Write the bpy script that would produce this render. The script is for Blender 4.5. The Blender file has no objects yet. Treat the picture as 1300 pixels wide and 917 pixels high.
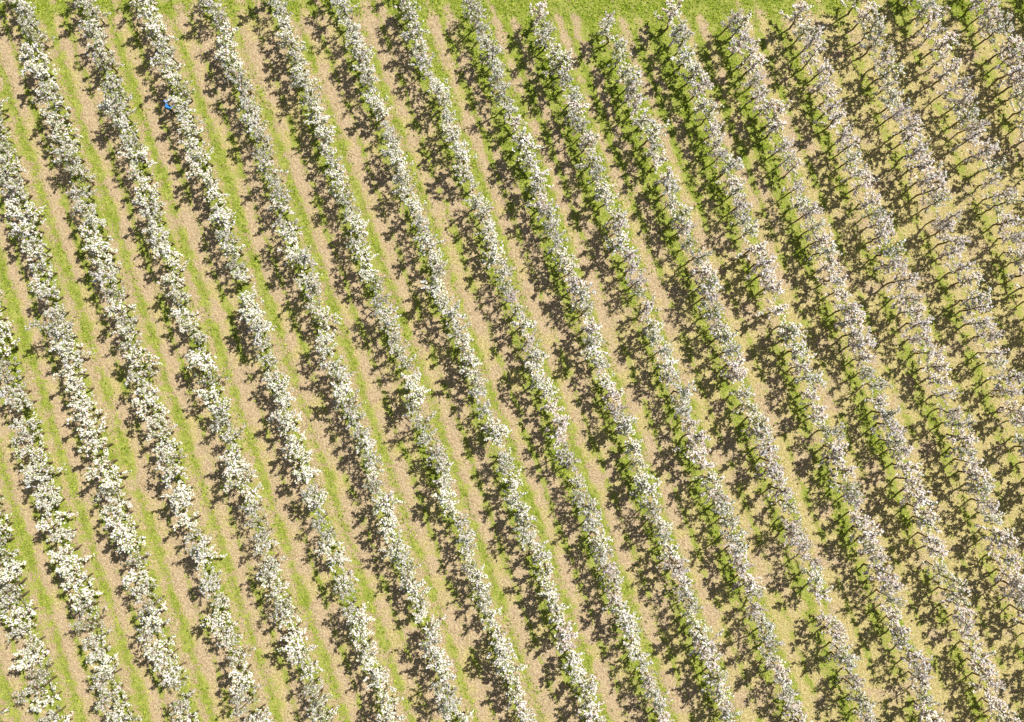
import bpy, math, random
import numpy as np
from mathutils import Vector
random.seed(5); rng=np.random.default_rng(7)
scene=bpy.context.scene
scene.view_settings.view_transform='Standard'; scene.view_settings.look='None'
scene.view_settings.exposure=0; scene.view_settings.gamma=1

SL=0.356; X0=1.55; SP=4.2          # row slope, first row offset, spacing (metres along x)
SUN_EL=math.radians(51); SDIR=Vector((0.80,0.60))

# ---------------------------------------------------------------- node helper
class NB:
    def __init__(s,name):
        s.m=bpy.data.materials.new(name); s.m.use_nodes=True
        s.t=s.m.node_tree; s.t.nodes.clear()
        s.out=s.t.nodes.new('ShaderNodeOutputMaterial')
    def n(s,t,**k):
        x=s.t.nodes.new(t)
        for a,b in k.items(): setattr(x,a,b)
        return x
    def put(s,sock,v):
        if hasattr(v,'is_output'): s.t.links.new(v,sock)
        else: sock.default_value=v
    def ma(s,op,a,b=None,c=None,clamp=False):
        x=s.n('ShaderNodeMath',operation=op,use_clamp=clamp)
        s.put(x.inputs[0],a)
        if b is not None: s.put(x.inputs[1],b)
        if c is not None: s.put(x.inputs[2],c)
        return x.outputs[0]
    def noise(s,vec,scale,detail=3,rough=.5):
        x=s.n('ShaderNodeTexNoise'); s.put(x.inputs['Vector'],vec)
        x.inputs['Scale'].default_value=scale; x.inputs['Detail'].default_value=detail
        x.inputs['Roughness'].default_value=rough
        return x.outputs['Fac']
    def sm(s,v,a,b,lo=0.,hi=1.):
        x=s.n('ShaderNodeMapRange',interpolation_type='SMOOTHSTEP')
        s.put(x.inputs[0],v)
        for i,q in enumerate((a,b,lo,hi)): s.put(x.inputs[i+1],q)
        return x.outputs[0]
    def mix(s,f,a,b):
        x=s.n('ShaderNodeMix',data_type='RGBA')
        s.put(x.inputs[0],f); s.put(x.inputs[6],a); s.put(x.inputs[7],b)
        return x.outputs[2]
    def pos(s):
        return s.n('ShaderNodeNewGeometry').outputs['Position']
    def prin(s,col,rough=.9,normal=None):
        p=s.n('ShaderNodeBsdfPrincipled'); s.put(p.inputs['Base Color'],col)
        p.inputs['Roughness'].default_value=rough
        p.inputs['Specular IOR Level'].default_value=.15
        if normal is not None: s.t.links.new(normal,p.inputs['Normal'])
        s.t.links.new(p.outputs[0],s.out.inputs[0]); return p
    def thin(s,col,tr=.3):
        d=s.n('ShaderNodeBsdfDiffuse'); s.put(d.inputs[0],col)
        if tr<=0: s.t.links.new(d.outputs[0],s.out.inputs[0]); return
        t=s.n('ShaderNodeBsdfTranslucent'); m=s.n('ShaderNodeMixShader')
        s.put(t.inputs[0],col); m.inputs[0].default_value=tr
        s.t.links.new(d.outputs[0],m.inputs[1]); s.t.links.new(t.outputs[0],m.inputs[2])
        s.t.links.new(m.outputs[0],s.out.inputs[0])
C=lambda r,g,b:(r,g,b,1)

# ---------------------------------------------------------------- ground material
def ground_mat():
    b=NB('orchard_soil_and_grass'); P=b.pos()
    sp=b.n('ShaderNodeSeparateXYZ'); b.t.links.new(P,sp.inputs[0]); x,y=sp.outputs[0],sp.outputs[1]
    big=b.noise(P,.06,1); med=b.noise(P,.45,3,.6); med2=b.noise(P,1.6,3,.65); fine=b.noise(P,6,2,.75); grit=b.noise(P,17,1,.7)
    wob=b.ma('MULTIPLY',b.ma('SUBTRACT',b.noise(P,.5,2,.6),.5),.15)
    q=b.ma('DIVIDE',b.ma('SUBTRACT',b.ma('ADD',x,b.ma('MULTIPLY',y,SL)),X0),SP)
    t=b.ma('FRACT',b.ma('ADD',q,wob))
    def g(c,w):
        d=b.ma('DIVIDE',b.ma('SUBTRACT',t,c),w)
        return b.ma('EXPONENT',b.ma('MULTIPLY',b.ma('MULTIPLY',d,d),-1.))
    tracks=b.ma('ADD',g(.345,.07),g(.62,.075))
    soil=b.mix(b.sm(med2,.35,.65),C(.45,.33,.185),C(.66,.51,.31))
    soil=b.mix(b.sm(fine,.35,.7),soil,C(.80,.65,.41))
    soil=b.mix(b.sm(grit,.50,.62,0,.85),soil,C(.24,.165,.08))
    soil=b.mix(b.ma('MULTIPLY',tracks,.5),soil,b.mix(b.sm(fine,.3,.7),C(.50,.35,.22),C(.76,.58,.39)))
    dry=b.mix(b.sm(fine,.35,.65),C(.54,.46,.15),C(.80,.69,.31))
    dry=b.mix(b.sm(grit,.5,.64,0,.85),dry,C(.27,.23,.06))
    yellow=b.sm(x,2.,26.)
    soil=b.mix(b.ma('MULTIPLY',b.sm(b.ma('ADD',med,b.ma('MULTIPLY',yellow,.14)),.46,.64),.75),soil,dry)
    gr=b.mix(b.sm(fine,.3,.7),C(.20,.28,.025),C(.49,.57,.09))
    gr=b.mix(b.sm(grit,.45,.62,0,.9),gr,C(.08,.13,.012))
    gr=b.mix(b.sm(med2,.42,.66,0,.6),gr,C(.58,.56,.17))
    G=b.ma('ADD',b.ma('MULTIPLY',big,.6),b.ma('MULTIPLY',med,1.3))
    G=b.ma('ADD',G,b.ma('MULTIPLY',med2,1.6))
    G=b.ma('ADD',G,b.ma('MULTIPLY',fine,1.3))
    G=b.ma('SUBTRACT',G,b.ma('MULTIPLY',tracks,.32))
    G=b.ma('ADD',G,b.ma('MULTIPLY',g(.17,.075),.30))
    G=b.ma('ADD',G,b.ma('MULTIPLY',g(.48,.05),.24))
    G=b.ma('ADD',G,b.ma('MULTIPLY',g(.86,.12),.34))
    G=b.ma('SUBTRACT',G,b.sm(x,12.,28.,0.,.14))
    topc=b.ma('MULTIPLY',b.sm(y,2.,20.),b.ma('MULTIPLY',b.sm(x,-10.,2.),b.sm(x,24.,14.)))
    G=b.ma('ADD',G,b.ma('MULTIPLY',topc,.28))
    G=b.ma('ADD',G,b.sm(x,-12.,-30.,0.,.06))
    G=b.ma('ADD',G,b.sm(y,23.0,24.3,0.,.36))
    col=b.mix(b.sm(G,2.49,2.68),soil,gr)
    path=b.ma('MULTIPLY',b.sm(b.ma('ABSOLUTE',b.ma('SUBTRACT',b.ma('ADD',y,b.ma('MULTIPLY',med,4.)),28.4)),1.4,.8),.9)
    col=b.mix(path,col,b.mix(fine,C(.45,.36,.25),C(.66,.56,.42)))
    h=b.ma('ADD',b.ma('MULTIPLY',fine,.12),b.ma('MULTIPLY',grit,.06))
    bu=b.n('ShaderNodeBump'); bu.inputs['Strength'].default_value=.7; bu.inputs['Distance'].default_value=1.
    b.t.links.new(h,bu.inputs['Height'])
    d=b.n('ShaderNodeBsdfDiffuse'); b.t.links.new(col,d.inputs[0]); b.t.links.new(bu.outputs[0],d.inputs['Normal'])
    b.t.links.new(d.outputs[0],b.out.inputs[0]); return b.m

def link(o): scene.collection.objects.link(o); return o
me=bpy.data.meshes.new('ground'); S=1500
me.from_pydata([(-S,-S,0),(S,-S,0),(S,S,0),(-S,S,0)],[],[(0,1,2,3)]); me.materials.append(ground_mat())
link(bpy.data.objects.new('ground',me))

# ---------------------------------------------------------------- plant materials (colour per leaf / petal stored in the mesh)
def att_mat(name,tr):
    b=NB(name); a=b.n('ShaderNodeAttribute'); a.attribute_name='Col'
    b.thin(a.outputs['Color'],tr); return b.m
BARK=att_mat('apple_bark',0); BLO=att_mat('apple_blossom',0); LEAF=att_mat('apple_leaf',.3)
GRS=att_mat('grass_blade',0); STRAW=att_mat('dry_grass_blade',0)

class MB:
    def __init__(s): s.v=[];s.f=[];s.m=[];s.c=[]
    def tube(s,pts,rs,n,mi,col=(.2,.17,.14)):
        base=len(s.v)
        for i,p in enumerate(pts):
            d=(pts[min(i+1,len(pts)-1)]-pts[max(i-1,0)]); d=d/ (np.linalg.norm(d)+1e-9)
            a=np.cross(d,[.31,.87,.13]); a/=np.linalg.norm(a)+1e-9; c=np.cross(d,a)
            for k in range(n):
                th=2*math.pi*k/n; s.v.append(p+rs[i]*(math.cos(th)*a+math.sin(th)*c)); s.c.append(col)
        for i in range(len(pts)-1):
            for k in range(n):
                k2=(k+1)%n
                s.f.append((base+i*n+k,base+i*n+k2,base+(i+1)*n+k2,base+(i+1)*n+k)); s.m.append(mi)
    def ribbon(s,q,e,w,mi,col):
        d=e-q; a=np.cross(d,[.1,.2,1.]); a/=np.linalg.norm(a)+1e-9; base=len(s.v)
        s.v+=[q-a*w,q+a*w,e+a*w*.5,e-a*w*.5]; s.c+=[col]*4
        s.f.append((base,base+1,base+2,base+3)); s.m.append(mi)
    def quad(s,c,w,l,r,mi,up,col):
        a=r.normal(size=3); nrm=r.normal(size=3); nrm/=np.linalg.norm(nrm); nrm=nrm+np.array([.3,.22,.9])*up; nrm/=np.linalg.norm(nrm)
        a=np.cross(nrm,a); a/=np.linalg.norm(a)+1e-9; b2=np.cross(nrm,a)
        base=len(s.v); j=r.uniform(.6,1.15,4)
        s.v+= [c-a*l*j[0],c-b2*w*j[1],c+a*l*j[2],c+b2*w*j[3]]; s.c+=[col]*4
        s.f.append((base,base+1,base+2,base+3)); s.m.append(mi)
    def mesh(s,name,mats):
        me=bpy.data.meshes.new(name); me.from_pydata([tuple(map(float,q)) for q in s.v],[],s.f)
        for m in mats: me.materials.append(m)
        me.polygons.foreach_set('material_index',s.m)
        ca=me.attributes.new('Col','FLOAT_COLOR','POINT')
        arr=np.ones((len(s.c),4),dtype=np.float32); arr[:,:3]=np.array(s.c); ca.data.foreach_set('color',arr.ravel())
        me.update(); return me

def tree_mesh(seed,bl,leafp,bronze,dens,pink):
    r=np.random.default_rng(seed); b=MB()
    H=r.uniform(2.7,3.3)
    tp=[np.array([0,0,-.05])]
    for i in range(1,8):
        tp.append(np.array([r.normal(0,.035)*i**.5,r.normal(0,.035)*i**.5,H*i/7]))
    bark=tuple(np.array([.18,.13,.09])*r.uniform(.7,1.3))
    b.tube(tp,[.062-.006*i for i in range(8)],5,0,bark)
    def on_trunk(z):
        f=max(0,min(6.999,z/H*7)); i=int(f); return tp[i]+(tp[i+1]-tp[i])*(f-i)
    def bcol():
        u=r.random()
        if u<pink*.45: c=np.array([.90,.75,.70])
        elif u<pink*.45+.05+.10*pink: c=np.array([.60,.42,.28])
        elif u<.32+.4*pink: c=np.array([.95,.87,.83])
        else: c=np.array([.96,.935,.92])
        return tuple(np.clip(c*r.uniform(.95,1.03),0,.97))
    def lcol():
        if r.random()<bronze: return tuple(np.array([.48,.28,.10])*r.uniform(.6,1.3))
        return tuple((np.array([.25,.38,.02])+np.array([.28,.22,.03])*r.random()**1.5)*r.uniform(.6,1.15))
    def cluster(p,sc=1.):
        if r.random()<bl:
            for _ in range(int(r.integers(1,5))):
                s=r.uniform(.033,.066)*sc; b.quad(p+r.normal(0,.038,3),s,s,r,1,2.5,bcol())
        if r.random()<leafp:
            for _ in range(int(r.integers(1,3))):
                b.quad(p+r.normal(0,.05,3),r.uniform(.026,.042),r.uniform(.045,.08),r,2,1.6,lcol())
    nb=int(16*dens+r.integers(-2,3)); az=r.uniform(0,6.28)
    for i in range(nb):
        z=.5+(H-.55)*((i+.5)/nb)**.9; az+=2.4+r.normal(0,.4)
        L=(.22+.66*(1-z/H)**.55)*r.uniform(.5,1.4)
        el=math.radians(r.uniform(10,50)); p=on_trunk(z)
        d=np.array([math.cos(az)*math.cos(el)*.95,math.sin(az)*math.cos(el),math.sin(el)])
        pts=[p]
        for k in range(3):
            d=d+r.normal(0,.13,3); d/=np.linalg.norm(d); pts.append(pts[-1]+d*L/3)
        b.tube(pts,[.024,.019,.014,.007],3,0,bark)
        for k in range(int(3+L*9)):
            f=r.uniform(.15,1)*2.99; j=int(f); q=pts[j]+(pts[j+1]-pts[j])*(f-j)
            td=d*.4+r.normal(0,.6,3); td[2]+=.3; td/=np.linalg.norm(td); tl=r.uniform(.06,.20)*(1.7 if r.random()<.15 else 1)
            e=q+td*tl; b.ribbon(q,e,.009,0,bark)
            for u in (.3,1.): cluster(q+(e-q)*u+r.normal(0,.01,3))
        cluster(pts[-1],1.1)
    for k in range(8): cluster(on_trunk(r.uniform(.6,1)*H)+r.normal(0,.05,3))
    return b.mesh('apple_tree_mesh_%d'%seed,[BARK,BLO,LEAF])

white=[tree_mesh(100+i,.86,.70,.03,1.0,.15) for i in range(8)]
mixed=[tree_mesh(200+i,.80,.88,.08,1.0,.40) for i in range(7)]
pinky=[tree_mesh(300+i,.98,.45,.45,1.05,.65) for i in range(8)]
green=[tree_mesh(400+i,.50,1.2,.02,1.2,.2) for i in range(3)]

def sinnoise(x,y,s=1.):
    return (math.sin(x*.31*s+1.3)+math.sin(y*.27*s+x*.13*s+.4)+math.sin((x-y)*.21*s+2.1)+math.sin((x+1.7*y)*.53*s))/4
n=0
for k in range(-12,13):
    y=-28.+random.random(); ytop={1:24.6,2:23.8,3:23.2,4:23.1,5:23.0,6:23.4,7:24.2}.get(k,25.6)
    while y<ytop:
        x=X0+SP*k-SL*y
        step=random.uniform(.80,1.06)
        if -41<x<41:
            gn=sinnoise(x*1.7,y*1.7)
            if random.random()<.997:
                pr=min(1,max(0,(x+4+5*sinnoise(x,y))/26))
                a=random.random()
                if random.random()<(.015 if gn<.35 else .06): m=random.choice(green)
                elif a<pr: m=random.choice(pinky if random.random()<.75 else mixed)
                else: m=random.choice(white if random.random()<.6-.3*pr else mixed)
                o=bpy.data.objects.new('apple_tree',m)
                o.location=(x+random.gauss(0,.10),y+random.gauss(0,.08),0)
                s=random.uniform(.82,1.10)*(1+.05*gn)
                w=s*random.uniform(.88,1.12)
                o.scale=(w,w,s); o.rotation_euler=(random.gauss(0,.055),random.gauss(0,.055),random.uniform(0,6.28))
                link(o); n+=1
        y+=step*.943
print('TREES',n,len(white[0].polygons))

# ---------------------------------------------------------------- grass / weeds mass
def grass(name,N,mat,prob,smin,smax,c0,c1):
    x=rng.uniform(-40,40,N); y=rng.uniform(-27,29,N)
    t=np.mod((x+SL*y-X0)/SP,1.)
    ns=(np.sin(x*.9+1.7*np.sin(y*.6))+np.sin(y*1.1+1.3*np.sin(x*.8+2))+np.sin(x*2.3+y*1.9)*.7+np.sin(x*4.1-y*3.7)*.6)/3.3
    keep=rng.random(N)<prob(x,y,t,ns); x=x[keep];y=y[keep];M=len(x)
    a=rng.uniform(0,2*np.pi,M); s=rng.uniform(smin,smax,M); w=s*rng.uniform(.2,.45,M); h=s*rng.uniform(.1,.7,M)
    v=np.zeros((M,3,3)); ca,sa=np.cos(a),np.sin(a)
    v[:,0]=np.stack([x-sa*w,y+ca*w,np.full(M,.004)],1); v[:,1]=np.stack([x+sa*w,y-ca*w,np.full(M,.006)],1)
    v[:,2]=np.stack([x+ca*s,y+sa*s,h+.02],1)
    me=bpy.data.meshes.new(name); me.vertices.add(M*3); me.vertices.foreach_set('co',v.ravel())
    me.loops.add(M*3); me.loops.foreach_set('vertex_index',np.arange(M*3,dtype=np.int32))
    me.polygons.add(M); me.polygons.foreach_set('loop_start',np.arange(0,M*3,3,dtype=np.int32))
    me.polygons.foreach_set('loop_total',np.full(M,3,dtype=np.int32))
    me.update(calc_edges=True); me.validate(); me.materials.append(mat)
    u=rng.random((M,1)); col=np.array(c0)*(1-u)+np.array(c1)*u
    cc=np.ones((M,3,4),dtype=np.float32); cc[:,:,:3]=col[:,None,:]
    ca_=me.attributes.new('Col','FLOAT_COLOR','POINT'); ca_.data.foreach_set('color',cc.ravel())
    link(bpy.data.objects.new(name,me)); print(name,M)
def pg(x,y,t,ns):
    trk=np.exp(-((t-.35)/.085)**2)+np.exp(-((t-.62)/.09)**2)
    p=.08+.44*ns-.34*trk+.30*np.exp(-((t-.17)/.08)**2)+.38*np.exp(-((t-.90)/.12)**2)
    p=p-.22*np.clip((x-10)/18,0,1)+.28*np.clip(y/20,0,1)*(np.abs(x-6)<14)+.6*(y>23.5)
    return np.clip(p,0.01,1)
grass('orchard_grass',330000,GRS,pg,.05,.17,(.12,.20,.015),(.52,.60,.08))
grass('dry_grass',60000,STRAW,lambda x,y,t,ns:np.clip(.25-.2*ns+.2*np.clip(x/25,0,1),0,1),.03,.10,(.22,.15,.07),(.80,.68,.42))

# ---------------------------------------------------------------- worker
def simple(name,c,rough=.85):
    b=NB(name); P=b.pos(); b.prin(b.mix(b.noise(P,30,3),C(*[q*.8 for q in c]),C(*[min(1,q*1.1) for q in c])),rough); return b.m
def person(loc,rot):
    V=[];E=[];R=[]
    def add(p,r,par=None):
        V.append(p);R.append(r);i=len(V)-1
        if par is not None:E.append((par,i))
        return i
    pel=add((0,0,.95),(.15,.11)); wa=add((.01,0,1.12),(.145,.105),pel); ch=add((.04,0,1.32),(.17,.12),wa)
    sh=add((.06,0,1.45),(.13,.09),ch); nk=add((.08,0,1.53),(.055,.055),sh)
    h1=add((.10,0,1.61),(.085,.075),nk); h2=add((.10,0,1.70),(.10,.082),h1); add((.09,0,1.765),(.06,.055),h2)
    hands=[]
    for sgn in(-1,1):
        s=add((.06,sgn*.17,1.44),(.075,.07),sh); e=add((.26,sgn*.24,1.28+.05*sgn),(.05,.05),s)
        w=add((.50,sgn*.17,1.38+.09*sgn),(.033,.033),e); p=add((.57,sgn*.16,1.41+.09*sgn),(.038,.022),w)
        hands.append((V[p],sgn))
        hp=add((0,sgn*.10,.88),(.095,.10),pel); kn=add((.05-.10*(sgn>0),sgn*.12,.49),(.065,.065),hp)
        an=add((.0-.14*(sgn>0),sgn*.12,.10),(.042,.042),kn); add((.15-.14*(sgn>0),sgn*.14,.045),(.045,.04),an)
    me=bpy.data.meshes.new('p'); me.from_pydata(V,E,[]); o=bpy.data.objects.new('p',me); link(o)
    sk=o.modifiers.new('s','SKIN')
    for i,r in enumerate(R):
        me.skin_vertices[0].data[i].radius=r
    me.skin_vertices[0].data[0].use_root=True
    ss=o.modifiers.new('d','SUBSURF'); ss.levels=2
    dg=bpy.context.evaluated_depsgraph_get(); bm=bpy.data.meshes.new_from_object(o.evaluated_get(dg)); bpy.data.objects.remove(o)
    mats=[simple('blue_jacket',(.06,.34,.92)),simple('dark_trousers',(.04,.05,.09)),simple('skin',(.55,.33,.24)),simple('dark_hair',(.03,.02,.015)),simple('boots',(.05,.035,.025))]
    bm.materials.clear()
    for m in mats: bm.materials.append(m)
    for f in bm.polygons:
        c=f.center; f.use_smooth=True
        if c.z<.09: f.material_index=4
        elif c.z<.93: f.material_index=1
        elif c.x>.50: f.material_index=2
        elif c.z>1.54: f.material_index=3 if (c.z>1.70 or c.x<.09) else 2
        else: f.material_index=0
    body=bpy.data.objects.new('body',bm); link(body)
    root=bpy.data.objects.new('orchard_worker',None); link(root); body.parent=root
    b=MB()
    for (p,sg) in hands:
        p=np.array(p)
        for i,L in enumerate((.062,.072,.068,.052)):
            o0=p+np.array([.012,(i-1.5)*.019,0]); d1=np.array([.8,0,.1]); d2=np.array([.6,0,-.7])
            b.tube([o0,o0+d1*L*.6,o0+d1*L*.6+d2*L*.5,o0+d1*L*.6+d2*L*.55],[.009,.0085,.007,.001],6,0)
        o0=p+np.array([-.02,-sg*.028,0]); b.tube([o0,o0+np.array([.03,-sg*.025,0]),o0+np.array([.06,-sg*.025,-.01]),o0+np.array([.062,-sg*.025,-.01])],[.011,.01,.008,.001],6,0)
    hx=.185
    b.tube([np.array([hx-.01,0,1.665]),np.array([hx+.018,0,1.64]),np.array([hx-.005,0,1.632])],[.008,.014,.004],6,0)
    for sg in(-1,1):
        b.tube([np.array([hx-.012,sg*.03,1.668]),np.array([hx,sg*.03,1.668]),np.array([hx+.002,sg*.03,1.668])],[.011,.009,.001],8,1)
        b.tube([np.array([.10,sg*.07,1.66]),np.array([.095,sg*.092,1.665]),np.array([.09,sg*.094,1.665])],[.022,.024,.004],8,0)
    b.tube([np.array([hx-.012,-.025,1.60]),np.array([hx-.004,0,1.598]),np.array([hx-.012,.025,1.60])],[.003,.006,.003],6,2)
    hm=b.mesh('hands_and_face',[mats[2],mats[3],simple('lips',(.4,.15,.13))]); h=bpy.data.objects.new('hands_and_face',hm); link(h); h.parent=root
    root.location=loc; root.rotation_euler=(0,0,rot)
person((-22.6,17.0,0),math.radians(15))

# ---------------------------------------------------------------- light
w=bpy.data.worlds.new('World'); scene.world=w; w.use_nodes=True; nt=w.node_tree
bg=nt.nodes['Background']; sky=nt.nodes.new('ShaderNodeTexSky'); sky.sky_type='NISHITA'; sky.sun_disc=False
sky.sun_elevation=SUN_EL; sky.sun_rotation=math.atan2(SDIR.x,SDIR.y)
nt.links.new(sky.outputs[0],bg.inputs[0]); bg.inputs[1].default_value=.05
ld=bpy.data.lights.new('sun','SUN'); ld.energy=5.; ld.angle=math.radians(.4); ld.color=(1,.965,.88)
lo=link(bpy.data.objects.new('sun',ld))
L=Vector((-SDIR.x*math.cos(SUN_EL),-SDIR.y*math.cos(SUN_EL),-math.sin(SUN_EL)))
lo.rotation_euler=L.to_track_quat('-Z','Y').to_euler(); lo.location=(30,22,50)

cd=bpy.data.cameras.new('camera'); cd.sensor_width=36; cd.sensor_fit='HORIZONTAL'; cd.lens=28; cd.shift_y=-.035
cd.clip_end=4000; cam=link(bpy.data.objects.new('camera',cd)); cam.location=(0,-.3,52.3)
cam.rotation_euler=(math.radians(3.3),0,0); scene.camera=cam
